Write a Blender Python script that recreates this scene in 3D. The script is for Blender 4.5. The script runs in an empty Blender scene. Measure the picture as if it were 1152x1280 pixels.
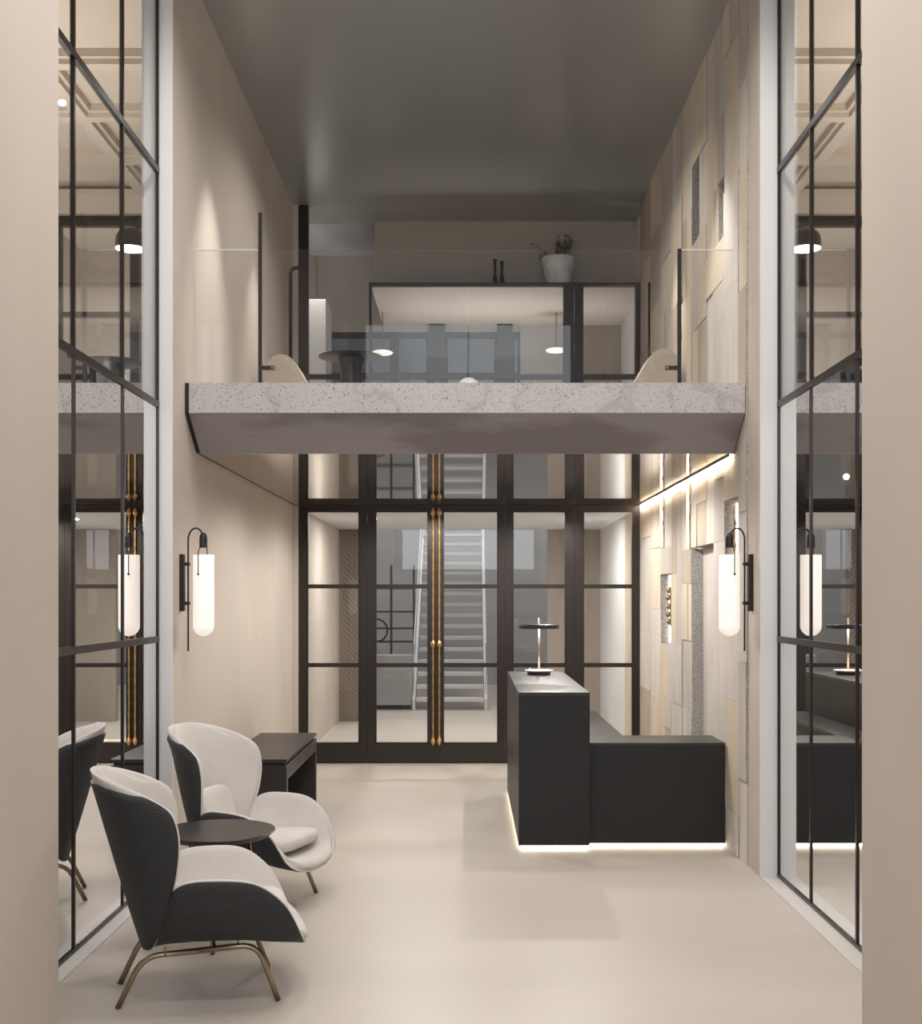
import bpy, bmesh, math, random
import numpy as np
from mathutils import Vector, Matrix, Euler

C = bpy.context.scene.collection
R = math.radians
PI = math.pi

# ------------------------------------------------------------------ camera, world, exposure, large lights
F, VX, VY, EYE = 1450.0, 585.0, 748.0, 1.6          # focal length (px of a 1152 frame), vanishing point, eye height
cam_d = bpy.data.cameras.new('camera'); cam = bpy.data.objects.new('camera', cam_d); C.objects.link(cam)
cam.location = (0, 0, EYE); cam.rotation_euler = (R(90), 0, 0)
cam_d.sensor_fit = 'HORIZONTAL'; cam_d.sensor_width = 36; cam_d.lens = 36 * F / 1152
cam_d.shift_x = -(VX - 576) / 1152; cam_d.shift_y = (VY - 640) / 1152
cam_d.clip_start = 0.05
bpy.context.scene.camera = cam
vs = bpy.context.scene.view_settings
vs.view_transform = 'Standard'; vs.look = 'None'; vs.gamma = 1; vs.use_curve_mapping = False
vs.exposure = 0.0
w = bpy.data.worlds.new('world'); bpy.context.scene.world = w; w.use_nodes = True
w.node_tree.nodes['Background'].inputs[0].default_value = (0.86, 0.90, 1.0, 1)
w.node_tree.nodes['Background'].inputs[1].default_value = 0.36

def area(name, loc, size, power, col=(1, .9, .8), rot=(0, 0, 0)):
    d = bpy.data.lights.new(name, 'AREA'); d.shape = 'RECTANGLE'; d.size, d.size_y = size
    d.energy = power; d.color = col
    o = bpy.data.objects.new(name, d); C.objects.link(o); o.location = loc; o.rotation_euler = rot
    return o
def spot(name, loc, target, power, angle, blend=.6, col=(1, .86, .7), rad=.04):
    d = bpy.data.lights.new(name, 'SPOT'); d.energy = power; d.color = col
    d.spot_size = R(angle); d.spot_blend = blend; d.shadow_soft_size = rad
    o = bpy.data.objects.new(name, d); C.objects.link(o); o.location = loc
    o.rotation_euler = (Vector(target) - Vector(loc)).to_track_quat('-Z', 'Y').to_euler()
    return o
WARM = (1, .942, .88)
def down(name, loc, power, angle=150, col=WARM, rad=.06, blend=.6): return spot(name, loc, (loc[0], loc[1], 0), power, angle, blend, col, rad)
area('entrance_daylight', (0, -1.3, 3.7), (2.7, 3.0), 85, (.90, .95, 1), (R(90), 0, 0))
for x_ in (-.8, .8):
    for y_ in (4.5, 5.2, 5.9): down('ceiling_downlight', (x_, y_, 5.38), 62, rad=.05)
    down('passage_downlight', (x_ * .6, 2.6, 5.2), 78, rad=.15)
    down('mezzanine_downlight', (x_ * .6, 8.8, 5.36), 55, rad=.02)
for x_ in (-.35, .85):
    for y_ in (8.3, 10.3): down('undercroft_downlight', (x_, y_, 2.47), 62, 170, rad=.02, blend=.35)  # added fill under the soffit, where no lamps hang
for x_ in (-.9, .9): area('corridor_downlight', (x_, 13.0, 2.49), (.14, .14), 32, (1, .94, .88))
area('atrium_light', (0, 18.2, 6.9), (4, 3), 270, (1, .97, .94))
area('upper_room_uplight', (.3, 12.1, 3.0), (2.2, .5), 11, WARM, (R(180), 0, 0)).data.spread = R(95)  # added fill, hidden by the slab, to brighten this room's ceiling
down('left_bay_downlight', (-1.55, 11.7, 5.2), 40, 120)  # added fill to brighten the left bay and its cabinet
for s_ in (-1, 1):
    area('gallery_uplight', (s_ * 3.5, 8.0, 2.95), (1.3, 1.6), 105, WARM, (R(180), 0, 0))  # added fill hidden behind the slab edge, brightens the coffers
    area('gallery_back_uplight', (s_ * 3.1, 12.3, 2.95), (2.0, .8), 45, WARM, (R(180), 0, 0))  # added fill for the space behind the gallery glazing
spot('left_wall_spot', (-1.12, 7.6, 5.0), (-1.66, 7.6, 2.9), 150, 52, 1, WARM)
spot('left_wall_spot', (-1.20, 9.2, 4.9), (-1.66, 9.2, 2.9), 90, 50, 1, WARM)
spot('right_wall_spot', (1.12, 7.6, 5.0), (1.66, 7.6, 2.9), 150, 52, 1, WARM)
spot('right_wall_spot', (1.20, 9.2, 4.9), (1.66, 9.2, 2.9), 90, 50, 1, WARM)

# ------------------------------------------------------------------ helpers
def W(px, py, D): return Vector(((px - VX) * D / F, D, EYE + (VY - py) * D / F))
def X(px, D): return (px - VX) * D / F
def Z(py, D): return EYE + (VY - py) * D / F

def link_bm(name, bm, mats, parent=None, smooth=False, autosmooth=None):
    bmesh.ops.recalc_face_normals(bm, faces=bm.faces)
    me = bpy.data.meshes.new(name); bm.to_mesh(me); bm.free()
    for m in (mats if isinstance(mats, (list, tuple)) else [mats]): me.materials.append(m)
    if smooth:
        for p in me.polygons: p.use_smooth = True
    o = bpy.data.objects.new(name, me); C.objects.link(o)
    if parent is not None: o.parent = parent
    if autosmooth is not None:
        for p in me.polygons: p.use_smooth = True
        me.set_sharp_from_angle(angle=R(autosmooth))
    return o

def tag(o, label=None, cat=None, group=None, kind=None):
    if label: o['label'] = label
    if cat: o['category'] = cat
    if group: o['group'] = group
    if kind: o['kind'] = kind
    return o
def empty(name, loc, rz=0, **k):
    o = bpy.data.objects.new(name, None); C.objects.link(o); o.location = loc; o.rotation_euler = (0, 0, rz)
    o.empty_display_size = .1
    return tag(o, **k)
def struct(name, bm, m, **k):
    return tag(link_bm(name, bm, m, **k), kind='structure')

def box(bm, x0, x1, y0, y1, z0, z1, mi=0):
    v = [bm.verts.new((x, y, z)) for z in (z0, z1) for y in (y0, y1) for x in (x0, x1)]
    for f in ((0, 2, 3, 1), (4, 5, 7, 6), (0, 1, 5, 4), (2, 6, 7, 3), (0, 4, 6, 2), (1, 3, 7, 5)):
        fc = bm.faces.new([v[i] for i in f]); fc.material_index = mi
    return bm
def bxs(*bs):
    bm = bmesh.new()
    for b in bs: box(bm, *b)
    return bm
def bevelled(bm, w=.004, seg=2):
    bmesh.ops.bevel(bm, geom=[e for e in bm.edges], offset=w, segments=seg, affect='EDGES', profile=.5)
    return bm
def prism_x(bm, prof, x0, x1):
    """profile of (y,z) points extruded along x"""
    a = [bm.verts.new((x0, y, z)) for y, z in prof]; b = [bm.verts.new((x1, y, z)) for y, z in prof]
    n = len(prof); bm.faces.new(a); bm.faces.new(b[::-1])
    for i in range(n): bm.faces.new((a[i], b[i], b[(i + 1) % n], a[(i + 1) % n]))
    return bm
def lathe(bm, prof, loc=(0, 0, 0), n=40, caps=True):
    """profile of (r,z) from bottom to top"""
    rings = []
    for r, z in prof:
        if r < 1e-5: rings.append([bm.verts.new((loc[0], loc[1], loc[2] + z))])
        else: rings.append([bm.verts.new((loc[0] + r * math.cos(2 * PI * i / n), loc[1] + r * math.sin(2 * PI * i / n), loc[2] + z)) for i in range(n)])
    for a, b in zip(rings, rings[1:]):
        for i in range(n):
            j = (i + 1) % n
            if len(a) == 1 and len(b) == 1: break
            if len(a) == 1: bm.faces.new((a[0], b[i], b[j]))
            elif len(b) == 1: bm.faces.new((a[i], b[0], a[j]))
            else: bm.faces.new((a[i], b[i], b[j], a[j]))
    if caps:
        for r in (rings[0], rings[-1]):
            if len(r) > 1: bm.faces.new(r)
    return bm
def tube(bm, pts, r, n=10, closed=False):
    pts = [Vector(p) for p in pts]; rings = []; m = len(pts)
    up = None
    for i, p in enumerate(pts):
        if closed: t = pts[(i + 1) % m] - pts[i - 1]
        else: t = (pts[min(i + 1, m - 1)] - pts[max(i - 1, 0)])
        t.normalize()
        if up is None:
            up = Vector((0, 0, 1)) if abs(t.z) < .9 else Vector((1, 0, 0))
        up = (up - t * up.dot(t)).normalized(); s = t.cross(up)
        rr = r[i] if isinstance(r, (list, tuple)) else r
        rings.append([bm.verts.new(p + (up * math.cos(2 * PI * k / n) + s * math.sin(2 * PI * k / n)) * rr) for k in range(n)])
    prs = list(zip(rings, rings[1:])) + ([(rings[-1], rings[0])] if closed else [])
    for a, b in prs:
        for k in range(n): bm.faces.new((a[k], a[(k + 1) % n], b[(k + 1) % n], b[k]))
    if not closed:
        bm.faces.new(rings[0]); bm.faces.new(rings[-1])
    return bm
def fillet(pts, r, seg=8):
    pts = [Vector(p) for p in pts]; out = [pts[0]]
    for a, b, c in zip(pts, pts[1:], pts[2:]):
        d1 = (a - b); d2 = (c - b); k = min(r, d1.length * .49, d2.length * .49)
        p1 = b + d1.normalized() * k; p2 = b + d2.normalized() * k
        for i in range(seg + 1):
            t = i / seg; out.append(p1 * (1 - t) ** 2 + b * 2 * t * (1 - t) + p2 * t * t)
    out.append(pts[-1]); return out
def spline(P, n):
    """Catmull-Rom through points, n samples per span"""
    P = [np.array(p, float) for p in P]; Q = [2 * P[0] - P[1]] + P + [2 * P[-1] - P[-2]]; out = []
    for i in range(1, len(Q) - 2):
        p0, p1, p2, p3 = Q[i - 1:i + 3]
        for k in range(n):
            t = k / n
            out.append(.5 * ((2 * p1) + (-p0 + p2) * t + (2 * p0 - 5 * p1 + 4 * p2 - p3) * t * t + (-p0 + 3 * p1 - 3 * p2 + p3) * t ** 3))
    out.append(P[-1]); return np.array(out)
def superell(bm, c, s, e1=.35, e2=.35, nu=40, nv=24, mat=None):
    def sp(v, e): return math.copysign(abs(v) ** e, v)
    rows = []
    for j in range(nv + 1):
        v = -PI / 2 + PI * j / nv; row = []
        for i in range(nu):
            u = 2 * PI * i / nu
            p = Vector((s[0] * sp(math.cos(v), e1) * sp(math.cos(u), e2), s[1] * sp(math.cos(v), e1) * sp(math.sin(u), e2), s[2] * sp(math.sin(v), e1)))
            if mat: p = mat @ p
            row.append(bm.verts.new(p + Vector(c)))
        rows.append(row)
    for a, b in zip(rows, rows[1:]):
        for i in range(nu): bm.faces.new((a[i], a[(i + 1) % nu], b[(i + 1) % nu], b[i]))
    bmesh.ops.remove_doubles(bm, verts=bm.verts, dist=1e-5)
    return bm

# ------------------------------------------------------------------ materials
def mat(name, col, rough=.5, metal=0, spec=.5, emit=None, es=0, noise=None, bump=None, coat=0):
    m = bpy.data.materials.new(name); m.use_nodes = True; nt = m.node_tree; b = nt.nodes['Principled BSDF']
    b.inputs['Base Color'].default_value = (*col, 1); b.inputs['Roughness'].default_value = rough
    b.inputs['Metallic'].default_value = metal; b.inputs['Specular IOR Level'].default_value = spec
    b.inputs['Coat Weight'].default_value = coat
    if emit: b.inputs['Emission Color'].default_value = (*emit, 1); b.inputs['Emission Strength'].default_value = es
    tc = None
    def coords(scale):
        nonlocal tc
        if tc is None: tc = nt.nodes.new('ShaderNodeTexCoord')
        mp = nt.nodes.new('ShaderNodeMapping'); mp.inputs['Scale'].default_value = scale if isinstance(scale, tuple) else (scale,) * 3
        nt.links.new(tc.outputs['Object'], mp.inputs[0]); return mp.outputs[0]
    if noise:                                   # (scale, second colour, detail, lo, hi)
        n = nt.nodes.new('ShaderNodeTexNoise'); n.inputs['Scale'].default_value = 1; n.inputs['Detail'].default_value = noise[2]
        nt.links.new(coords(noise[0]), n.inputs['Vector'])
        r = nt.nodes.new('ShaderNodeValToRGB'); r.color_ramp.elements[0].position = noise[3]; r.color_ramp.elements[1].position = noise[4]
        r.color_ramp.elements[0].color = (*noise[1], 1); r.color_ramp.elements[1].color = (*col, 1)
        nt.links.new(n.outputs['Fac'], r.inputs[0]); nt.links.new(r.outputs[0], b.inputs['Base Color'])
    if bump:                                    # (scale, strength, distance)
        n = nt.nodes.new('ShaderNodeTexNoise'); n.inputs['Scale'].default_value = 1; n.inputs['Detail'].default_value = 4
        nt.links.new(coords(bump[0]), n.inputs['Vector'])
        bp = nt.nodes.new('ShaderNodeBump'); bp.inputs['Strength'].default_value = bump[1]; bp.inputs['Distance'].default_value = bump[2]
        nt.links.new(n.outputs['Fac'], bp.inputs['Height']); nt.links.new(bp.outputs[0], b.inputs['Normal'])
    return m
def glass_mat(name, tint=(.96, .97, .97), refl=.07, rough=0.0):
    m = bpy.data.materials.new(name); m.use_nodes = True; nt = m.node_tree; nt.nodes.clear()
    out = nt.nodes.new('ShaderNodeOutputMaterial'); mx = nt.nodes.new('ShaderNodeMixShader')
    tr = nt.nodes.new('ShaderNodeBsdfTransparent'); gl = nt.nodes.new('ShaderNodeBsdfGlossy')
    lw = nt.nodes.new('ShaderNodeLayerWeight'); lw.inputs[0].default_value = .5      # facing = 1 - |cos|
    pw = nt.nodes.new('ShaderNodeMath'); pw.operation = 'POWER'; pw.inputs[1].default_value = 5
    nt.links.new(lw.outputs['Facing'], pw.inputs[0])
    mul = nt.nodes.new('ShaderNodeMath'); mul.operation = 'MULTIPLY_ADD'; mul.inputs[1].default_value = 1 - refl; mul.inputs[2].default_value = refl
    nt.links.new(pw.outputs[0], mul.inputs[0])
    tr.inputs[0].default_value = (*tint, 1); gl.inputs['Roughness'].default_value = rough
    nt.links.new(mul.outputs[0], mx.inputs[0]); nt.links.new(tr.outputs[0], mx.inputs[1]); nt.links.new(gl.outputs[0], mx.inputs[2])
    nt.links.new(mx.outputs[0], out.inputs[0]); return m

M = {}
M['plaster'] = mat('plaster', (.58, .52, .465), .75, spec=.2, noise=((1.6, 1.6, .8), (.53, .475, .425), 5, .3, .72), bump=((3, 3, 3), .06, .02))
M['back_plaster'] = mat('grey_beige_plaster', (.43, .38, .33), .75, spec=.2)
M['floor'] = mat('microcement', (.57, .52, .465), .42, spec=.35, noise=(.9, (.515, .47, .42), 6, .35, .68))
M['white_trim'] = mat('white_paint', (.78, .79, .80), .5, spec=.3)
M['floor_trim'] = mat('pale_threshold', (.62, .60, .58), .5)
M['ceiling'] = mat('satin_stretch_ceiling', (.50, .505, .49), .29, metal=.62)
M['soffit'] = mat('gloss_stretch_ceiling', (.55, .52, .49), .03, metal=.92)
M['coffer'] = mat('cream_ceiling', (.58, .51, .43), .7)
M['black_metal'] = mat('black_metal', (.013, .012, .012), .35, spec=.5)
M['bronze'] = mat('dark_bronze', (.030, .023, .020), .32, metal=.35, spec=.5)
M['brass'] = mat('brass', (.62, .40, .16), .28, metal=1)
M['leg_brass'] = mat('antique_brass', (.36, .29, .20), .30, metal=1)
M['glass'] = glass_mat('clear_glass', refl=.035)
M['glass_rail'] = glass_mat('balustrade_glass', (.975, .98, .98), refl=.02)
M['mirror'] = mat('mirror', (.86, .86, .86), .0, metal=1)
M['concrete'] = mat('concrete', (.52, .505, .50), .7, noise=(2.6, (.46, .44, .44), 5, .3, .7), bump=(60, .15, .003))
_nt = M['concrete'].node_tree; _b = _nt.nodes['Principled BSDF']
_base = _b.inputs['Base Color'].links[0].from_socket
_tc = [n_ for n_ in _nt.nodes if n_.type == 'TEX_COORD'][0]
for sc_, lo_, hi_, dk_, dt_ in ((105, .60, .67, (.15, .14, .14), 3), (6, .495, .505, (.30, .27, .27), 8)):   # pits, then faint veins
    _n = _nt.nodes.new('ShaderNodeTexNoise'); _n.inputs['Scale'].default_value = sc_; _n.inputs['Detail'].default_value = dt_
    _nt.links.new(_tc.outputs['Object'], _n.inputs['Vector'])
    _r = _nt.nodes.new('ShaderNodeValToRGB'); _e = _r.color_ramp.elements
    if dt_ == 3: _e[0].position = lo_; _e[0].color = (0, 0, 0, 1); _e[1].position = hi_; _e[1].color = (1, 1, 1, 1)
    else:
        _n.inputs['Scale'].default_value = 1.9
        _e[0].position = .47; _e[0].color = (0, 0, 0, 1); _e[1].position = .5; _e[1].color = (.45, .45, .45, 1)
        _x = _e.new(.53); _x.color = (0, 0, 0, 1)
    _nt.links.new(_n.outputs['Fac'], _r.inputs[0])
    _m = _nt.nodes.new('ShaderNodeMix'); _m.data_type = 'RGBA'; _m.inputs['B'].default_value = (*dk_, 1)
    _nt.links.new(_r.outputs[0], _m.inputs['Factor']); _nt.links.new(_base, _m.inputs['A']); _base = _m.outputs['Result']
    _nt.links.new(_base, _b.inputs['Base Color'])
M['veined'] = mat('veined_grey_stone', (.315, .29, .295), .6, noise=((1.2, 3, 3), (.22, .195, .20), 9, .44, .54))  # veins are the stone's own; the darker tone is the slope's shade
M['desk'] = mat('black_laminate', (.018, .018, .019), .42, spec=.4)
M['desk_top'] = mat('black_laminate_top', (.022, .020, .019), .38, spec=.6)
M['dark_wood'] = mat('dark_stained_wood', (.022, .017, .015), .38, noise=((2, 2, 40), (.030, .024, .021), 4, .3, .7))
M['leather'] = mat('black_leather', (.036, .037, .040), .5, spec=.45, bump=(150, 1, .010))
M['linen'] = mat('pale_linen', (.66, .63, .60), .9, spec=.1, noise=(7, (.61, .58, .555), 5, .3, .7), bump=(420, .25, .002))
M['piping'] = mat('white_piping', (.68, .66, .64), .7)
M['boucle'] = mat('boucle', (.66, .58, .49), .95, spec=.1, bump=(75, 1.0, .02))
M['led'] = mat('led_strip', (1, 1, 1), .5, emit=(1, .85, .66), es=9)
M['cove'] = mat('cove_led', (1, 1, 1), .5, emit=(1, .87, .70), es=170)
M['led_soft'] = mat('led_strip_soft', (1, 1, 1), .5, emit=(1, .86, .68), es=4)
M['opal'] = mat('opal_glass', (.62, .60, .58), .35, emit=(1, .89, .81), es=.66)
M['lamp_glow'] = mat('lamp_glow', (1, 1, 1), .5, emit=(1, .88, .75), es=6)
M['white'] = mat('white_lacquer', (.74, .73, .71), .4)
M['white_stair'] = mat('white_stair', (.62, .61, .60), .5)
M['grey_wall'] = mat('grey_wall', (.41, .40, .395), .7, noise=((.5, .5, 2), (.35, .345, .345), 3, .3, .7))
M['taupe_wall'] = mat('taupe_wall', (.36, .31, .27), .7)
M['facade'] = mat('pale_facade', (.52, .56, .60), .7, noise=((.8, .8, 3), (.38, .42, .46), 2, .45, .55))
M['ceramic'] = mat('white_ceramic', (.70, .69, .68), .5, noise=(9, (.50, .49, .47), 4, .3, .55))
M['twig'] = mat('dried_stem', (.10, .075, .04), .8)
M['leafm'] = mat('dried_leaf', (.17, .14, .07), .8)
stone_cols = [(.66, .57, .455), (.55, .505, .46), (.69, .60, .475), (.62, .58, .54), (.50, .43, .345), (.66, .615, .56)]
M['stone'] = [mat('sandstone' if i % 2 == 0 else 'limestone', c, .8, spec=.2, noise=((5, 5, 2.2), tuple(v * .86 for v in c), 6, .3, .7), bump=(30, .25, .008)) for i, c in enumerate(stone_cols)]
M['stone_rough'] = mat('rough_grey_stone', (.48, .465, .455), .9, spec=.1, noise=(60, (.34, .33, .325), 5, .35, .6), bump=(70, .9, .02))

# ------------------------------------------------------------------ setting
XL, XR = -1.695, 1.674          # inner faces of the lobby walls
XM = 1.78                       # plane of the gridded mirror screens (both sides)
DN, DP, DS, DB = 4.2, 6.65, 6.94, 11.24   # near opening, piers, slab front, back glazing
CZ = 5.41
SX0, SX1 = -1.67, 1.655         # slab / soffit ends

struct('floor', bxs((-4.6, 4.6, -1.5, 24, -.12, 0)), M['floor'])
struct('ceiling', bxs((-1.78, 1.78, DN, 11.8, CZ, CZ + .1)), M['ceiling'])

# near passage walls (their ends are the plain strips at both edges of the photograph)
xnl, xnr = X(73, DN), X(1077, DN)
struct('wall_left_near', bxs((-1.95, xnl, -.4, DN, 0, CZ)), M['plaster'])
struct('wall_right_near', bxs((xnr, 1.95, -.4, DN, 0, CZ)), M['plaster'])

# side walls between lobby and made-up upper rooms
struct('wall_left', bxs((-1.87, XL, DP + .012, DB, 0, CZ)), M['plaster'])
struct('wall_right', bxs((XR, 1.87, DP + .012, DS, 0, CZ), (1.768, 1.87, DS, DB, 0, CZ)), M['plaster'])
struct('trim_left', bxs((-1.87, XL, DP, DP + .012, 0, CZ)), M['white_trim'])
struct('trim_right', bxs((XR, 1.87, DP, DP + .012, 0, CZ)), M['white_trim'])
struct('baseboard_left', bxs((-XM + .0, XL, DN, DP, 0, .006)), M['floor_trim'])
struct('baseboard_right', bxs((XR, XM, DN, DP, 0, .006)), M['floor_trim'])

# mezzanine slab and its glossy soffit
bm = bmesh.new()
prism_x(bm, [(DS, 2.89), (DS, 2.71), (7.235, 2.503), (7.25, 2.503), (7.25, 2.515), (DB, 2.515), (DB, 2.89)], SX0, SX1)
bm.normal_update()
for f_ in bm.faces:                      # sloped underside: veined stone without pits, its shade put into the darker colour
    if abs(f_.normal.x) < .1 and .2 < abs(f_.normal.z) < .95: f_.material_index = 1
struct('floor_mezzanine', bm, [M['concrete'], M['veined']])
struct('ceiling_soffit', bxs((SX0, SX1, 7.25, DB, 2.503, 2.515)), M['soffit'])
bm = bmesh.new(); prism_x(bm, [(DS + .004, 2.89), (DS + .004, 2.71), (7.23, 2.508), (DB, 2.508), (DB, 2.89)], XL, SX0)
struct('trim_slab', bm, M['black_metal'])  # black strip standing in for the shadow between slab and wall

# stone cladding: columns of slabs in slightly different planes, with slots and niches
random.seed(11)
cols = [6.94, 7.14, 7.55, 8.10, 8.65, 9.03, 9.51, 10.06, 10.6, DB]
slots = [(9.85, 10.06, 2.03, 2.50), (8.65, 8.85, 1.97, 2.50), (7.14, 7.55, 1.5, 2.23), (9.51, 10.06, 1.21, 1.805),
         (7.90, 8.65, 0, 1.977), (8.38, 8.65, 4.22, 4.80), (7.55, 7.71, 3.96, 4.35), (9.03, 9.24, 3.62, 3.95), (10.06, 10.32, 3.35, 3.75)]
bm = bmesh.new(); prev = 0
for ci, (c0, c1) in enumerate(zip(cols, cols[1:])):
    cuts = {0, CZ}; sl = [s_ for s_ in slots if s_[0] < c1 - 1e-4 and s_[1] > c0 + 1e-4]
    for s_ in sl: cuts |= {s_[2], s_[3]}
    z = random.uniform(.25, .8)
    while z < CZ - .25:
        if all(abs(z - c) > .16 for c in cuts) and not any(s_[2] < z < s_[3] for s_ in sl): cuts.add(z)
        z += random.uniform(.42, .95)
    cz = sorted(cuts)
    for z0, z1 in zip(cz, cz[1:]):
        zm = (z0 + z1) / 2; spans = [(c0, c1)]
        for s_ in sl:
            if s_[2] < zm < s_[3]:
                a, b = max(s_[0], c0), min(s_[1], c1)
                box(bm, 1.752, 1.767, a, b, z0, z1, random.choice([0, 1, 3]))
                spans = [q for q in ((c0, a), (b, c1)) if q[1] - q[0] > .01]
        for a, b in spans:
            parts = [(a, b)]
            if b - a > .35 and random.random() < .45:
                m_ = a + (b - a) * random.uniform(.35, .65); parts = [(a, m_), (m_, b)]
            for p, q in parts:
                k = random.randrange(6)
                if k == prev: k = (k + 1 + random.randrange(4)) % 6
                prev = k
                off = random.choice([0, .002, .004, .006, .009])
                box(bm, 1.66 + off, 1.767, p, q, z0 + .0007, z1 - .0007, k)
bm.normal_update()
o = struct('wall_stone', bm, M['stone'] + [M['stone_rough']])
for p in o.data.polygons:               # the slabs' sides show the raw grey core
    if abs(p.normal.x) < .5: p.material_index = 6

# ------------------------------------------------------------------ gridded screens: mirrors below, clear panes above
def screen(side):
    s = -1 if side == 'left' else 1
    t = empty('gridded_screen', (s * XM, (DN + DP) / 2, 0), label='tall black gridded mirror screen on the %s side, beside the %s' % (side, 'two wing armchairs' if s < 0 else 'black reception desk'), cat='mirror')
    t0 = t.location
    def L(b): return (b[0] - t0.x, b[1] - t0.x, b[2] - t0.y, b[3] - t0.y, b[4], b[5])
    ds = [DN + .02, 4.5] + ([5.225, 5.965] if s < 0 else [5.30, 6.015]) + [DP - .012]; zs = [.012, 1.366, 2.71, 4.05, CZ - .01]
    for j, (z0, z1) in enumerate(zip(zs, zs[1:])):
        for d0, d1 in zip(ds, ds[1:]):
            if j < 2: link_bm('mirror_pane', bxs(L((s * XM - .003, s * XM + .003, d0 + .004, d1 - .004, z0, z1))), M['mirror'], t)
            else: link_bm('glass_pane', bxs(L((s * XM - .003, s * XM + .003, d0 + .004, d1 - .004, z0, z1))), M['glass_rail'], t)
    for j, z in enumerate(zs):
        h = .018 if 0 < j < 4 else .012
        link_bm('crossbar', bxs(L((s * XM - .012, s * XM + .012, DN + .02, DP - .002, z - h, z + h))), M['bronze'], t)
    for d in ds:
        link_bm('upright', bxs(L((s * XM - .010, s * XM + .010, d - .009, d + .009, 0.0, CZ))), M['bronze'], t)
    if True:   # dark backing behind the mirrors
        link_bm('backing', bxs(L((s * XM + s * .006 - .002, s * XM + s * .006 + .002, DN + .02, DP - .01, .01, 2.70))), M['bronze'], t)
screen('left'); screen('right')

# ------------------------------------------------------------------ made-up upper rooms behind the clear panes, standing in for mirror reflections
def reflection_room(s):
    side = 'left' if s < 0 else 'right'
    def b(x0, x1, *r): return (min(s * x0, s * x1), max(s * x0, s * x1), *r)
    struct('floor_%s_gallery' % side, bxs(b(1.875, 4.6, DS, DB + 2.0, 2.55, 2.89)), M['concrete'])
    struct('wall_%s_gallery' % side, bxs(b(4.4, 4.5, DN, DB + 2.0, 2.5, 5.6), b(1.95, 4.4, DN - .1, DN, 2.5, 5.6), b(1.9, 4.5, DB + 1.9, DB + 2.0, 2.89, 5.6)), M['plaster'])
    # coffered ceiling of the made-up room
    bm = bmesh.new(); zc = 5.46
    box(bm, *b(1.875, 4.5, DN, DB + 2.0, zc + .10, zc + .16))
    for d in (7.50, 8.43, 9.36, 10.29):
        box(bm, *b(1.875, 4.4, d - .05, d + .05, zc, zc + .10)); box(bm, *b(1.875, 4.4, d - .085, d + .085, zc + .04, zc + .10))
    for x in (2.15, 3.11, 4.05):
        box(bm, *b(x - .05, x + .05, DN, DB, zc + .001, zc + .10)); box(bm, *b(x - .085, x + .085, DN, DB, zc + .041, zc + .10))
    struct('ceiling_%s_gallery' % side, bm, M['coffer'])
    bm = bmesh.new(); prism_x(bm, [(DB + .02, zc - .16), (DB - .10, zc - .16), (DB - .16, zc + .0), (DB - .16, zc + .05), (DB + .02, zc + .05)], *sorted((s * 1.875, s * 4.4)))
    struct('trim_%s_cornice' % side, bm, M['coffer'])
    # dark framed glazing at the back
    t = empty('window_%s_gallery' % side, (s * 3, DB, 2.89), kind='structure')
    fr = bmesh.new(); top = zc - .17
    for x in (1.92, 2.35, 3.06, 3.22, 3.98): box(fr, *b(x - .045 - s * 0, x + .045, -.04 + 0, .04, 0, top - 2.89))
    for z in (.0, .88 + .55, top - 2.89 - .09): box(fr, *b(1.88, 4.39, -.035, .035, z, z + (.09 if z == top - 2.89 - .09 else .05)))
    for v in fr.verts: v.co.x -= s * 3
    link_bm('frame', fr, M['bronze'], t)
    g = bxs((-1.1, 1.38, -.004, .004, .05, top - 2.98) if s > 0 else (-1.38, 1.1, -.004, .004, .05, top - 2.98))
    link_bm('pane', g, M['glass'], t)
reflection_room(-1); reflection_room(1)

# ------------------------------------------------------------------ back glazing, ground floor
def leaf(t, x0, x1, z0, z1, stl, str_, rail_t, rail_b, munt, D=DB, th=.06):
    cx, oz = t.location.x, t.location.z
    fr = bmesh.new()
    a, b = x0 - cx, x1 - cx
    box(fr, a, a + stl, -th / 2, th / 2, z0 - oz, z1 - oz); box(fr, b - str_, b, -th / 2, th / 2, z0 - oz, z1 - oz)
    box(fr, a + stl, b - str_, -th / 2, th / 2, z0 - oz, z0 + rail_b - oz); box(fr, a + stl, b - str_, -th / 2, th / 2, z1 - rail_t - oz, z1 - oz)
    # glazing beads
    g0, g1 = a + stl, b - str_
    for (p, q, r, s_) in ((g0, g0 + .012, z0 + rail_b, z1 - rail_t), (g1 - .012, g1, z0 + rail_b, z1 - rail_t)):
        box(fr, p, q, -th / 2 + .012, th / 2 - .012, r - oz, s_ - oz)
    box(fr, g0, g1, -th / 2 + .012, th / 2 - .012, z0 + rail_b - oz, z0 + rail_b + .012 - oz); box(fr, g0, g1, -th / 2 + .012, th / 2 - .012, z1 - rail_t - .012 - oz, z1 - rail_t - oz)
    link_bm('frame', fr, M['bronze'], t)
    for z in munt:
        link_bm('muntin', bxs((g0, g1, -.022, .022, z - .020 - oz, z + .020 - oz)), M['bronze'], t)
    link_bm('pane', bxs((g0, g1, -.003, .003, z0 + rail_b - oz, z1 - rail_t - oz)), M['glass'], t)
TZ = 2.500
mz = (Z(733, DB), Z(831.5, DB))
edges = [X(373, DB), X(459, DB), X(544.95, DB), X(545.05, DB), X(631, DB), X(718, DB), 1.70]
wl = [('window_1', edges[0], edges[1] - .002, X(383, DB) - edges[0], .075), ('door_1', edges[1], edges[2], .075, .075), ('door_2', edges[3], edges[4] - .002, .063, .063),
      ('window_2', edges[4], edges[5] - .002, .072, .080), ('window_3', edges[5], edges[6] - .035, .082, .065)]
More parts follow.
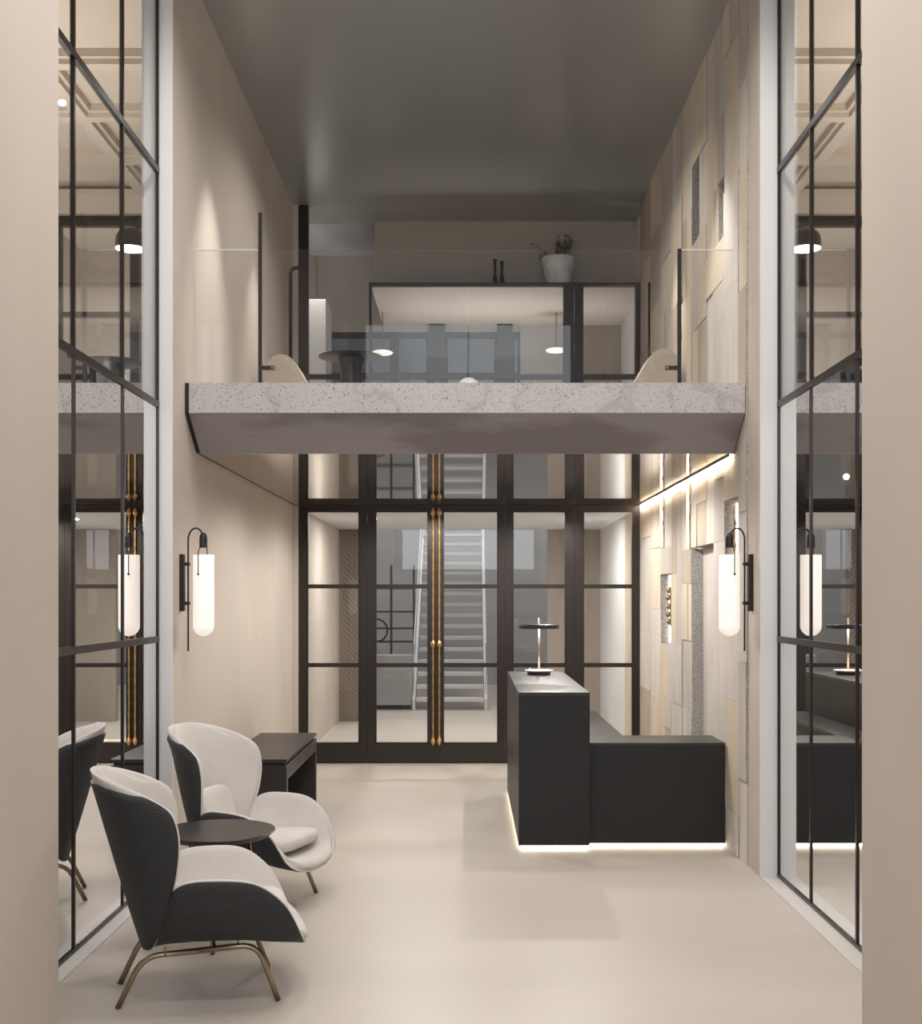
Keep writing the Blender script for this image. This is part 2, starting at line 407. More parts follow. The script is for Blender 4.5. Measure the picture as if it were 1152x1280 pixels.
for n, a, b, sl_, sr in wl:
    t = empty(n, ((a + b) / 2, DB + .035, 0), kind='structure')
    leaf(t, a, b, 0.004, TZ, sl_, sr, .052, .186, mz)
    if n.startswith('door'):
        hx = (X(541.3, DB) if n == 'door_1' else X(549, DB)) - t.location.x
        h = bmesh.new(); ys = -.075
        pts = [(hx, ys, .23 + i * (2.19 / 60)) for i in range(61)]
        tube(h, pts, [.0095 + .002 * math.sin(i * 2.1) for i in range(61)], 10)
        for z in (.22, 1.16, 2.43):
            lathe(h, [(0, -.045), (.010, -.04), (.013, -.028), (.024, -.016), (.026, 0), (.024, .016), (.013, .028), (.010, .04), (0, .045)], (hx, ys, z), 16, False)
            tube(h, [(hx, ys, z), (hx, -.028, z)], .008, 8)
        link_bm('pull_handle', h, M['brass'], t, smooth=True)['label'] = 'long twisted brass pull handle'

struct('trim_2', bxs((XL + .001, X(373, DB) - .001, DB - .02, DB + .08, 0, 2.50), (XL + .001, X(373, DB) - .001, DB - .02, DB + .08, 2.892, CZ)), M['plaster'])
# ------------------------------------------------------------------ back glazing, upper floor (dark posts, header, set-back bulkhead)
t = empty('window_4', (0, DB + .035, 2.89), kind='structure')
fr = bmesh.new(); HZ = Z(353, DB)
for p0, p1, zt in ((366, 385, CZ), (461, 464.5, HZ), (704, 717, HZ), (718, 729, HZ), (794, 803, HZ)):
    box(fr, X(p0, DB) if p0 > 370 else X(373, DB), X(p1, DB), -.04, .04, 0, zt - 2.89)
box(fr, X(461, DB), 1.70 - .035, -.03, .03, HZ - 2.89 - .022, HZ - 2.89)
box(fr, X(374, DB), 1.66, -.03, .03, Z(470, DB) - 2.89 - .025, Z(470, DB) - 2.89 + .02)
link_bm('frame', fr, M['bronze'], t)
for a, b, zt in ((385, 461, CZ - .003), (464.5, 704, HZ - .02), (729, 794, HZ - .02)):
    link_bm('pane', bxs((X(a, DB), X(b, DB), -.003, .003, 0, zt - 2.89)), M['glass_rail'], t)
xh = X(463, DB)
struct('ceiling_upper_room', bxs((xh, 1.70, DB + .07, 13.0, HZ - .03, HZ)), M['plaster'])
struct('wall_upper_back', bxs((xh, 1.77, 11.72, 11.78, HZ, CZ)), M['back_plaster'])
# window wall of the upper room
UW = 12.9
bm = bmesh.new()
wz0, wz1 = 2.89, Z(415, UW)
box(bm, -2.6, 1.9, UW, UW + .1, wz1, HZ + 1.0)
for a, b in ((300, 395), (536, 556), (621, 640), (650, 860)): box(bm, X(a, UW), X(b, UW), UW - .02, UW + .1, wz0 - .3, HZ - .03 if a > 300 else CZ)
struct('wall_upper_window', bm, M['taupe_wall'])
bm = bmesh.new()
for a, b in ((536, 556), (621, 640)): box(bm, X(a, UW), X(b, UW), UW - .10, UW - .02, 2.89, HZ - .031)
struct('trim_1', bm, M['bronze'])
for i, (a, b) in enumerate(((395, 536), (556, 621), (640, 650))):
    t = empty('window_%d' % (5 + i), (X((a + b) / 2, UW), UW + .04, 2.6), kind='structure')
    fr = bmesh.new(); w0, w1 = X(a, UW) - t.location.x, X(b, UW) - t.location.x
    box(fr, w0, w0 + .03, -.03, .03, 0, wz1 - 2.6); box(fr, w1 - .03, w1, -.03, .03, 0, wz1 - 2.6); box(fr, w0, w1, -.03, .03, wz1 - 2.66, wz1 - 2.6)
    box(fr, w0, w1, -.03, .03, Z(469, UW) - 2.63, Z(469, UW) - 2.57)
    if i == 0: box(fr, X(487, UW) - t.location.x, X(498, UW) - t.location.x, -.04, .04, 0, wz1 - 2.6)
    link_bm('frame', fr, M['bronze'], t); link_bm('pane', bxs((w0, w1, -.003, .003, 0, wz1 - 2.6)), M['glass'], t)
struct('floor_upper_room', bxs((-2.6, 1.9, DB + .0, UW + .2, 2.62, 2.885)), M['concrete'])
struct('wall_upper_side', bxs((1.70, 1.78, DB + .1, UW, 2.89, CZ), (-2.6, -2.5, DB + .1, UW, 2.89, CZ + .1)), M['white_trim'])
struct('ceiling_left_bay', bxs((-2.6, xh, 11.8, UW + .1, CZ, CZ + .08), (-2.6, -1.78, DB, 11.8, CZ, CZ + .08)), M['grey_wall'])
# pale cabinet standing in the left bay of the upper room
bm = bevelled(bxs((X(381, 12.3), X(413, 12.3), 11.9, 12.4, 2.886, Z(377, 12.0))), .006)
tag(link_bm('tall_cabinet', bm, M['white']), 'tall pale cabinet behind the upper glazing, left of the round dark table', 'cabinet')

# ------------------------------------------------------------------ beyond the doors: corridor, atrium, stair
struct('wall_corridor_left', bxs((-1.9, -1.68, DB + .07, 15.1, 0, 2.61)), M['plaster'])
struct('wall_corridor_right', bxs((1.70, 1.9, DB + .07, 12.6, 0, 2.61)), M['stone'][0])
struct('wall_corridor_far', bxs((1.72, 1.9, 12.6, 16.5, 0, 3.0)), M['white_trim'])
struct('ceiling_corridor', bxs((-1.9, 1.9, DB + .07, 15.1, 2.50, 2.615)), M['white_trim'])
hb = mat('herringbone_wood', (.22, .17, .14), .6)
nt = hb.node_tree; wv = nt.nodes.new('ShaderNodeTexWave'); wv.inputs['Scale'].default_value = 9; wv.bands_direction = 'DIAGONAL'
tc = nt.nodes.new('ShaderNodeTexCoord'); nt.links.new(tc.outputs['Object'], wv.inputs['Vector'])
rp = nt.nodes.new('ShaderNodeValToRGB'); rp.color_ramp.elements[0].color = (.17, .135, .11, 1); rp.color_ramp.elements[1].color = (.25, .20, .17, 1)
nt.links.new(wv.outputs['Fac'], rp.inputs[0]); nt.links.new(rp.outputs[0], nt.nodes['Principled BSDF'].inputs['Base Color'])
struct('wall_herringbone', bxs((-1.9, X(452, 15.1), 15.1, 15.2, 0, 2.5)), hb)
struct('wall_atrium', bxs((-3.6, 3.6, 21.5, 21.6, 0, 7), (-3.7, -3.6, 15.2, 21.6, 0, 7), (3.6, 3.7, 16.5, 21.6, 0, 7), (-3.7, 3.7, 15.1, 15.2, 2.62, 7)), M['grey_wall'])
struct('ceiling_atrium', bxs((-3.7, 3.7, 15.1, 21.6, 7, 7.1)), M['white_trim'])
struct('wall_atrium_column', bxs((X(684, 15.1), 1.719, 15.1, 15.2, 0, 2.5)), M['taupe_wall'])

t = empty('staircase', (X(562, 16.6), 16.6, 0), label='white open-riser staircase with slim stringers, seen through the glass double doors', cat='staircase')
hw = .515; n = 16; rise, run = .17, .22
for i in range(n):
    link_bm('tread', bxs((-hw + .03, hw - .03, i * run + .02, i * run + .28, rise * (i + 1) - .05, rise * (i + 1))), M['white_stair'], t)
for s in (-1, 1):
    bm = bmesh.new()
    prism_x(bm, [(0, 0), (.20, 0), (.28, .02), (n * run + .25, n * rise - .06), (n * run + .25, n * rise + .20), (.0, .16)], s * hw - .02, s * hw + .02)
    link_bm('stringer', bm, M['white_stair'], t)
    bm = bmesh.new()
    for i in (0, 15): tube(bm, [(s * hw, .1 + i * run, i * rise + .1), (s * hw, .1 + i * run, i * rise + .95)], .010, 8)
    tube(bm, [(s * hw, .08, .95), (s * hw, n * run, n * rise + .78)], .012, 8)
    link_bm('handrail', bm, M['white_stair'], t)
# shelving and sideboard in the atrium, left of the stair
t = empty('wall_shelf', (X(489, 17.5), 17.5, 0), label='thin black shelf frame behind the left glass door, left of the white staircase', cat='shelf')
for x in (-.42, 0, .34): link_bm('upright', bxs((x - .012, x + .012, -.1, .1, 0, 2.1)), M['black_metal'], t)
for z in (.62, .95, 1.15, 1.4, 1.75): link_bm('shelf_board', bxs((-.42, .34, -.12, .12, z - .012, z + .012)), M['black_metal'], t)
bm = bmesh.new(); tube(bm, [(-.22 + .17 * math.cos(a), -.14, 1.12 + .17 * math.sin(a)) for a in np.linspace(0, 2 * PI, 33)[:-1]], .014, 8, True)
link_bm('ring', bm, M['black_metal'], t)
t = empty('sideboard', (X(490, 16.9), 16.9, 0), label='low grey sideboard beneath the black shelf frame behind the left glass door', cat='sideboard')
link_bm('body', bevelled(bxs((-.36, .30, -.2, .2, .06, .78)), .01), M['grey_wall'], t); link_bm('plinth', bxs((-.33, .27, -.17, .17, 0, .06)), M['black_metal'], t)

# ------------------------------------------------------------------ glass balustrade on the mezzanine edge
yr = 7.0
t = empty('glass_balustrade', (0, yr, 2.89), label='frameless glass balustrade along the concrete mezzanine edge', cat='railing')
xs = [-1.66, -1.262, -.845, 0, .82, 1.268, 1.6]
for a, b in zip(xs, xs[1:]):
    link_bm('glass_panel', bxs((a + .004, b - .004, -.006, .006, .0, .81)), M['glass_rail'], t)
    if abs(a + b) > 2.6: link_bm('panel_edge', bxs((a + .003, b - .003, -.0065, .0065, .8101, .8145)), M['white_trim'], t)
for x, zt, s in ((X(326, yr), Z(268, yr), 1), (X(848, yr), Z(313, yr), -1)):
    p = link_bm('post', bxs((x - .010, x + .010, -.035, -.012, 0, zt - 2.89)), M['black_metal'], t)
    zb = Z(461, yr) - 2.89
    b = link_bm('bracket', bxs(*[(min(x + s * .01, x + s * .085), max(x + s * .01, x + s * .085), -.034, -.014, zb - .012, zb + .012)]), M['black_metal'], p)
    bm = bmesh.new(); tube(bm, [(x + s * .075, -.040, zb), (x + s * .075, -.008, zb)], .008, 10)
    link_bm('clamp_pin', bm, M['leg_brass'], p)

# ------------------------------------------------------------------ wall sconces
def sconce(x, s, label):
    t = empty('wall_sconce', (x, 6.83, 0), label=label, cat='wall lamp', group='tubular opal wall sconces')
    # s = +1: arm reaches to +x
    link_bm('back_plate', bevelled(bxs(tuple(sorted((0, s * .026))) + (-.022, .022, 1.525, 1.860)), .002), M['bronze'], t)
    rx, gx = s * .047, s * .137
    bm = bmesh.new()
    arc = [(rx, 0, 1.29), (rx, 0, 1.90)] + [(rx + s * .045 * (1 - math.cos(a)), 0, 1.945 + .068 * math.sin(a)) for a in np.linspace(0.05, PI * .78, 16)] + [(gx - s * .001, 0, 1.975)]
    tube(bm, arc, .0055, 10); link_bm('arm', bm, M['black_metal'], t, smooth=True)
    for z in (1.572, 1.802):
        bm = bmesh.new(); box(bm, *sorted((s * .024, s * .058)), -.009, .009, z - .010, z + .010); link_bm('clamp', bevelled(bm, .002), M['black_metal'], t)
    bm = bmesh.new(); lathe(bm, [(.024, 1.898), (.024, 1.955), (.021, 1.972), (.013, 1.984), (0, 1.988)], (gx, 0, 0), 24)
    link_bm('socket', bm, M['black_metal'], t, autosmooth=50)
    g = bmesh.new(); r = .061
    lathe(g, [(0, 1.378)] + [(r * math.sin(a), 1.378 + r - r * math.cos(a)) for a in np.linspace(.12, PI / 2, 12)] + [(r, 1.853), (r - .002, 1.856), (0, 1.856)], (gx, 0, 0), 40)
    link_bm('glass_tube', g, M['opal'], t, autosmooth=50)['label'] = 'glowing white opal glass tube'
    bm = bmesh.new()
    tube(bm, [(gx - s * .016, -.018, 1.90), (gx - s * .016, -.066, 1.87), (gx - s * .016, -.066, 1.745)], .0028, 8)
    superell(bm, (gx - s * .016, -.066, 1.742), (.007, .007, .007), 1, 1, 12, 8)
    tube(bm, [(gx + s * .018, .01, 1.90), (gx + s * .018, .01, 1.853)], .0028, 8)
    link_bm('prong', bm, M['black_metal'], t)
sconce(XL, 1, 'black wall sconce with glowing opal tube on the left plaster wall')
sconce(XR, -1, 'black wall sconce with glowing opal tube on the right wall, beside the stone cladding')

# ------------------------------------------------------------------ light strips of the stone wall
k = 0
def strip(b, lab): return tag(link_bm('light_strip', bxs(b), M['led_soft']), lab, 'light strip', 'strip lights in the stone wall')
strip((1.667, 1.682, 10.045, 10.058, 2.04, 2.49), 'thin vertical light strip in the stone slot nearest the glass partition, under the mezzanine')
strip((1.667, 1.680, 8.837, 8.848, 1.98, 2.49), 'thin vertical light strip in the stone slot under the middle of the mezzanine')
strip((1.740, 1.7515, 7.525, 7.545, 1.51, 2.22), 'thin vertical light strip in the stone niche behind the right wall sconce')
strip((1.740, 1.7515, 10.035, 10.055, 1.22, 1.80), 'thin vertical light strip in the small niche with the row of bronze knobs')
t = empty('cove_light', (1.62, 9.2, 2.49), label='long warm cove light along the top of the stone wall under the mezzanine', cat='light strip')
link_bm('profile', bxs((.016, .019, -1.93, 2.0, .001, .0125)), M['black_metal'], t)
link_bm('led_strip', bxs((.0195, .0225, -1.92, 1.99, .003, .011)), M['cove'], t)
# row of bronze knobs in the small niche
t = empty('knob_rail', (1.722, 9.96, Z(758, 9.96)), label='row of five small bronze knobs in the lit niche of the stone wall', cat='ornament')
link_bm('rail', bxs((.010, .018, -.012, .012, -.17, .17)), M['leg_brass'], t)
for i, py in enumerate((738, 747, 758, 768, 777)):
    bm = bmesh.new(); c = Vector((-.006 * (i % 2), 0, Z(py, 9.96) - t.location.z))
    superell(bm, c, (.018, .022, .028), 1, 1, 16, 10); link_bm('knob', bm, M['leg_brass'], t, smooth=True)
# bronze leaf strands hanging in the slots
def leaves(x, y, z0, z1, nn, lab):
    random.seed(int(y * 100)); bm = bmesh.new()
    tube(bm, [(x, y, z0), (x, y, z1)], .003, 6)
    for i in range(nn):
        z = z0 + (z1 - z0) * (i + .5) / nn; h = (z1 - z0) / nn * .62; a = random.uniform(-.9, .9)
        d = Vector((math.cos(a), math.sin(a) * .4, 0)) * (-.016 if i % 2 else .016)
        p = [Vector((x, y, z - h)), Vector((x, y, z)) + d, Vector((x, y, z + h)), Vector((x, y, z)) - d * .4]
        n_ = Vector((0, .004, 0))
        v0 = [bm.verts.new(q - n_) for q in p]; v1 = [bm.verts.new(q + n_) for q in p]
        bm.faces.new(v0); bm.faces.new(v1[::-1])
        for q in range(4): bm.faces.new((v0[q], v1[q], v1[(q + 1) % 4], v0[(q + 1) % 4]))
    tag(link_bm('bronze_leaf_strand', bm, M['leg_brass']), lab, 'ornament', 'bronze leaf strands in the stone slots')
leaves(1.680, 9.99, 2.15, 2.47, 5, 'bronze leaf strand in the lit stone slot nearest the glass partition')
leaves(1.678, 8.78, 2.10, 2.47, 5, 'bronze leaf strand in the lit stone slot under the middle of the mezzanine')
leaves(1.705, 7.44, 1.90, 2.19, 4, 'bronze leaf strand in the stone niche behind the right wall sconce')
# broken crystal pieces in the upper niches
def shard(c, s, seed, lab):
    random.seed(seed); bm = bmesh.new()
    bmesh.ops.create_icosphere(bm, subdivisions=2, radius=1)
    for v in bm.verts:
        f = random.uniform(.75, 1.12); v.co = Vector((v.co.x * s[0] * f + c[0], v.co.y * s[1] * f + c[1], v.co.z * s[2] * f + c[2]))
    tag(link_bm('crystal_shard', bm, M['ceramic']), lab, 'ornament', 'pale crystal shards in the upper stone niches')
shard((1.70, 9.14, 3.80), (.042, .08, .13), 1, 'pale crystal shard in the stone niche behind the right balustrade post')
shard((1.70, 10.19, 3.55), (.042, .10, .17), 2, 'pale crystal shard low in the stone wall above the right white armchair')
shard((1.715, 8.45, 4.45), (.03, .05, .20), 3, 'tall thin crystal shard in the taller upper niche of the stone wall')
shard((1.715, 7.62, 4.02), (.03, .05, .05), 4, 'small crystal shard at the foot of the short upper niche near the wall edge')

# ------------------------------------------------------------------ reception desk
d0, d1 = 7.40, 9.56
t = empty('reception_desk', (.9, 8.2, 0), label='black L-shaped reception desk with tall counter and glowing base by the stone wall', cat='desk')
def LD(x0, x1, y0, y1, z0, z1): return (x0 - .9, x1 - .9, y0 - 8.2, y1 - 8.2, z0, z1)
CX0, CX1 = .322, .776
link_bm('counter', bevelled(bxs(LD(CX0, CX1, d0, d1, .022, .975)), .002, 1), M['desk'], t)
link_bm('counter_top', bevelled(bxs(LD(CX0, CX1, d0, d1, .9755, 1.0)), .002, 1), M['desk_top'], t)
link_bm('front_panel', bevelled(bxs(LD(CX1 + .001, 1.655, 7.47, 7.50, .022, .645)), .002, 1), M['desk'], t)
link_bm('worktop', bevelled(bxs(LD(CX1 + .001, 1.655, 7.47, 7.88, .6455, .67)), .002, 1), M['desk_top'], t)
link_bm('worktop', bevelled(bxs(LD(CX1 + .001, 1.05, 7.881, d1, .6455, .67)), .002, 1), M['desk_top'], t)
link_bm('side_panel', bxs(LD(1.03, 1.05, 7.9, d1, .022, .645)), M['desk'], t)
link_bm('base_light', bxs(LD(CX0 + .015, CX1 - .01, d0 + .015, d1 - .02, 0.0, .0215), LD(CX1 - .005, 1.645, 7.485, 7.60, 0.0, .0215)), M['led'], t)['label'] = 'glowing light strip under the desk'

# desk lamp
lx, ly = X(673.5, 9.15), 9.15
t = empty('table_lamp', (lx, ly, 1.0), label='slim table lamp with flat black disc shade on the tall reception counter', cat='lamp')
bm = bmesh.new(); lathe(bm, [(0, 0), (.092, 0), (.092, .022), (0, .022)], n=40); link_bm('base', bm, M['black_metal'], t, autosmooth=40)
bm = bmesh.new(); lathe(bm, [(0, .022), (.085, .022), (.114, .030), (.114, .036), (0, .044)], n=40); link_bm('base_plate', bm, M['white'], t, autosmooth=40)['label'] = 'pale disc plate'
bm = bmesh.new(); tube(bm, [(0, 0, .04), (0, 0, .445)], .0085, 12); link_bm('stem', bm, mat('pale_brass', (.75, .60, .46), .35, metal=.8), t, smooth=True)
bm = bmesh.new(); lathe(bm, [(.010, .395), (.158, .395), (.163, .391), (.163, .364), (.159, .361), (.157, .361), (.155, .376), (.010, .380)], n=48); link_bm('lamp_shade', bm, M['black_metal'], t, autosmooth=40)
bm = bmesh.new(); lathe(bm, [(.012, .3705), (.148, .3670), (.148, .3690), (.012, .3735)], n=40); link_bm('diffuser', bm, M['lamp_glow'], t)
bm = bmesh.new(); lathe(bm, [(.0, .036), (.008, .036), (.008, .052), (0, .054)], (-.075, -.03, 0), 14); link_bm('switch', bm, M['white'], t)

# ------------------------------------------------------------------ wing armchairs
E = spline([(-.412, 0, .868), (-.398, -.10, .8665), (-.360, -.165, .861), (-.295, -.222, .851), (-.20, -.270, .829), (-.135, -.292, .797), (-.100, -.303, .755), (-.082, -.306, .67),
            (-.088, -.296, .56), (-.108, -.268, .457), (-.140, -.220, .331), (-.175, -.13, .232), (-.20, -.06, .203), (-.21, 0, .195)], 7)
def xcen(z): return -.21 - .20 * ((z - .195) / .685) ** .95 if z > .195 else -.21
def back_grid(EE, nr=20):
    """rings from the middle of the back (y=0) out to the rim; the surface is a barrel between the centre line and the rim"""
    loop = [np.array(p) for p in EE] + [np.array((p[0], -p[1], p[2])) for p in EE[-2:0:-1]]
    zz, xx, yy = EE[::-1, 2], EE[::-1, 0], -EE[::-1, 1]; g = []
    for j in range(nr + 1):
        r = max(math.sin(j / nr * PI / 2), .03); row = []
        for p in loop:
            if j == nr: row.append(Vector(p)); continue
            y = p[1] * r; z = .58 + (p[2] - .58) * r
            xe = np.interp(z, zz, xx); ye = max(np.interp(z, zz, yy), 1e-4); xc = min(xcen(z), xe)
            row.append(Vector((xc + (xe - xc) * (1 - math.sqrt(max(0, 1 - min(1, (y / ye) ** 2)))), y, z)))
        g.append(row)
    return g
def seat_pt(r, k, SS):
    e = SS[k]; c = (.06, 0, .228)
    s = math.sin(r * PI / 2) ** .8; q = (1 - math.cos(r * PI / 2)) ** 1.1
    return Vector((c[0] + (e[0] - c[0]) * s, e[1] * s, c[2] + (e[2] - c[2]) * q))
def two_sided(grid, off0, off1, closed_u):
    """grid[j][i] of points -> solid between offsets off0(j,i) and off1(j,i) along the normals"""
    nj, ni = len(grid), len(grid[0])
    bm = bmesh.new(); A = []; B = []
    for j in range(nj):
        ra, rb = [], []
        for i in range(ni):
            i0, i1 = ((i - 1) % ni, (i + 1) % ni) if closed_u else (max(i - 1, 0), min(i + 1, ni - 1))
            du = grid[j][i1] - grid[j][i0]; dv = grid[min(j + 1, nj - 1)][i] - grid[max(j - 1, 0)][i]
            n_ = du.cross(dv)
            if n_.length < 1e-9: n_ = Vector((1, 0, 0)) if not closed_u else Vector((0, 0, -1))
            n_.normalize()
            ra.append(bm.verts.new(grid[j][i] + n_ * off0(j, i))); rb.append(bm.verts.new(grid[j][i] + n_ * off1(j, i)))
        A.append(ra); B.append(rb)
    rng = range(ni) if closed_u else range(ni - 1)
    for j in range(nj - 1):
        for i in rng:
            k = (i + 1) % ni
            bm.faces.new((A[j][i], A[j][k], A[j + 1][k], A[j + 1][i])); bm.faces.new((B[j][i], B[j + 1][i], B[j + 1][k], B[j][k]))
    for i in rng:
        k = (i + 1) % ni
        bm.faces.new((A[-1][i], A[-1][k], B[-1][k], B[-1][i]))
        if not closed_u: bm.faces.new((A[0][i], B[0][i], B[0][k], A[0][k]))
    if not closed_u:
        for j in range(nj - 1):
            bm.faces.new((A[j][0], A[j + 1][0], B[j + 1][0], B[j][0])); bm.faces.new((A[j][-1], B[j][-1], B[j + 1][-1], A[j + 1][-1]))
    bmesh.ops.remove_doubles(bm, verts=bm.verts, dist=.0006)
    return bm
def make_chair(label):
    t = empty('wing_armchair', (0, 0, 0), label=label, cat='armchair', group='wing armchairs by the round table')
    # back
    g = back_grid(E); nb = len(g) - 1
    n0 = (g[2][5] - g[2][3]).cross(g[3][4] - g[1][4]); sb = 1 if n0.x > 0 else -1      # sign that points to the sitter
    link_bm('back_shell', two_sided(g, lambda j, i: -.010 * sb, lambda j, i: 0, True), M['leather'], t, smooth=True)['label'] = 'pebbled black leather outer back'
    EP = E.copy()
    for r in EP:
        zt = min(1, max(0, (r[2] - .76) / .10)); zt = zt * zt * (3 - 2 * zt); f = max(0, 1 - (abs(r[1]) / .30) ** 3)
        r[2] += .048 * zt * f + .004; r[0] -= .004 * zt * f
    gp = back_grid(EP)
    link_bm('back_pad', two_sided(gp, lambda j, i: .001 * sb, lambda j, i: sb * (.016 + .034 * (1 - (j / nb) ** 6)), True), M['linen'], t, smooth=True)['label'] = 'pale linen inner back'
    loop = [Vector(p) for p in E] + [Vector((p[0], -p[1], p[2])) for p in E[-2:0:-1]]
    bm = bmesh.new(); tube(bm, loop, .0065, 8, True); link_bm('piping', bm, M['piping'], t, smooth=True)
    # seat
    S = spline([(-.200, 0, .205), (-.185, -.10, .222), (-.145, -.205, .325), (-.112, -.258, .435), (-.088, -.285, .486), (-.035, -.303, .509), (.05, -.318, .513), (.155, -.328, .506), (.222, -.328, .485),
                (.278, -.322, .445), (.326, -.310, .393), (.362, -.294, .325), (.388, -.262, .262), (.412, -.18, .218), (.422, -.08, .200), (.424, 0, .197)], 4)
    full = list(S) + [np.array((p[0], -p[1], p[2])) for p in S[-2:0:-1]]
    nr = 18
    gs = [[seat_pt(max(j / nr, .02), k, full) for k in range(len(full))] for j in range(nr + 1)]
    sgn = 1
    n0 = (gs[2][5] - gs[2][3]).cross(gs[3][4] - gs[1][4])
    if n0.z < 0: sgn = -1
    link_bm('seat_shell', two_sided(gs, lambda j, k: -.010 * sgn, lambda j, k: 0, True), M['leather'], t, smooth=True)['label'] = 'pebbled black leather outer seat and arms'
    def ths(j, k):
        r = j / nr; return sgn * (.014 + .032 * (1 - r ** 7))
    gsp = [[p + Vector((0, 0, .004 * (j / nr))) for p in row] for j, row in enumerate(gs)]
    link_bm('seat_pad', two_sided(gsp, lambda j, k: .001 * sgn, ths, True), M['linen'], t, smooth=True)['label'] = 'pale linen lining of seat and arms'
    bm = bmesh.new(); tube(bm, [Vector(p) for p in full], .0065, 8, True); link_bm('piping', bm, M['piping'], t, smooth=True)
    bm = bmesh.new(); superell(bm, (.125, 0, .318), (.235, .215, .045), .55, .42, 44, 20, Matrix.Rotation(R(-4), 3, 'Y'))
    link_bm('seat_cushion', bm, M['linen'], t, smooth=True)
    bm = bmesh.new(); superell(bm, (-.19, 0, .475), (.045, .15, .115), .6, .4, 36, 18, Matrix.Rotation(R(-17), 3, 'Y'))
    link_bm('lumbar_cushion', bm, M['linen'], t, smooth=True)
    for s in (-1, 1):
        mid = Vector((.0, s * .172, .2085))
        bm = bmesh.new(); tube(bm, fillet([(-.310, s * .150, .0), (-.215, s * .160, .197), mid], .07), .0115, 12); link_bm('leg', bm, M['leg_brass'], t, smooth=True)
        bm = bmesh.new(); tube(bm, fillet([mid, (.225, s * .190, .222), (.305, s * .222, .0)], .07), .0115, 12); link_bm('leg', bm, M['leg_brass'], t, smooth=True)
        for x, z in ((-.13, .200), (.15, .217)):
            bm = bmesh.new(); tube(bm, [(x, s * .176, z), (x, s * .17, z + .035)], .005, 8); link_bm('spacer', bm, M['leg_brass'], t)
    bm = bmesh.new(); tube(bm, [(.06, -.175, .208), (.06, .175, .208)], .008, 8); link_bm('crossbar', bm, M['leg_brass'], t)
    return t
def copy_tree(o, parent=None):
    c = o.copy(); C.objects.link(c)
    if parent is not None: c.parent = parent
    for ch in list(o.children): copy_tree(ch, c)
    return c
ch = make_chair('black and cream wing armchair nearest the viewer, in front of the round table')
ch.location = (-1.107, 4.75, 0); ch.rotation_euler = (0, 0, R(15))
c2 = copy_tree(ch); c2.location = (-1.185, 6.19, 0); c2.rotation_euler = (0, 0, R(-19))
c2['label'] = 'wing armchair behind the round table, its cream linen inside facing the desk'

# round side table between the chairs
D = 5.41
t = empty('side_table', (X(272.5, D), D, 0), label='round dark side table between the two wing armchairs', cat='table')
bm = bmesh.new(); lathe(bm, [(0, .492), (.235, .492), (.262, .512), (.265, .518), (.262, .521), (0, .521)], n=64); link_bm('tabletop', bm, M['dark_wood'], t, autosmooth=30)
for k in range(3):
    a = R(35 + 120 * k); bm = bmesh.new(); tube(bm, [(.15 * math.cos(a), .15 * math.sin(a), .492), (.20 * math.cos(a), .20 * math.sin(a), 0)], .010, 10)
    link_bm('leg', bm, M['leg_brass'], t, smooth=True)

# console against the left wall
t = empty('console_table', (-1.41, 8.39, 0), label='low dark wood console against the left wall behind the far armchair', cat='console')
x0, x1, y0, y1 = -1.41 + 1.41 - .225, .215, -.75, .76
link_bm('tabletop', bevelled(bxs((x0, x1, y0, y1, .515, .54)), .003, 1), M['dark_wood'], t)
link_bm('top_rail', bxs((x0 + .012, x1 - .02, y0 + .02, y1 - .02, .497, .5148)), M['black_metal'], t)
link_bm('apron', bevelled(bxs((x0, x1, y0 + .0, y1, .40, .4965)), .003, 1), M['dark_wood'], t)
link_bm('end_panel', bevelled(bxs((x0, x1, y0, y0 + .06, 0, .3995)), .003, 1), M['dark_wood'], t)
link_bm('end_panel', bevelled(bxs((x0, x1, y1 - .06, y1, 0, .3995)), .003, 1), M['dark_wood'], t)
link_bm('back_panel', bxs((x0, x0 + .02, y0 + .061, y1 - .061, 0, .3995)), M['dark_wood'], t)

# ------------------------------------------------------------------ mezzanine furniture
def pedestal(x, y, label, d=.47, h=.48, fl=2.89):
    t = empty('pedestal_table', (x, y, fl), label=label, cat='table', group='black pedestal tables upstairs')
    bm = bmesh.new(); lathe(bm, [(0, h - .012), (d / 2 - .03, h - .012), (d / 2, h - .004), (d / 2, h), (0, h)], n=48); link_bm('tabletop', bm, M['black_metal'], t, autosmooth=30)
    bm = bmesh.new(); lathe(bm, [(0, 0), (.115, 0), (.112, .02), (.080, .22), (.074, .34), (.085, h - .05), (.095, h - .0125), (0, h - .0125)], n=40); link_bm('pedestal', bm, M['black_metal'], t, autosmooth=40)
    return t
pedestal(-.86, 8.5, 'round black pedestal table on the mezzanine near the left white armchair')
pedestal(1.10, 10.1, 'black pedestal table on the mezzanine near the right white armchair, only its top edge showing')
pedestal(-2.66, 8.7, 'black pedestal table seen through the upper panes of the left gridded screen')  # copy added in place of the mezzanine table's mirror image

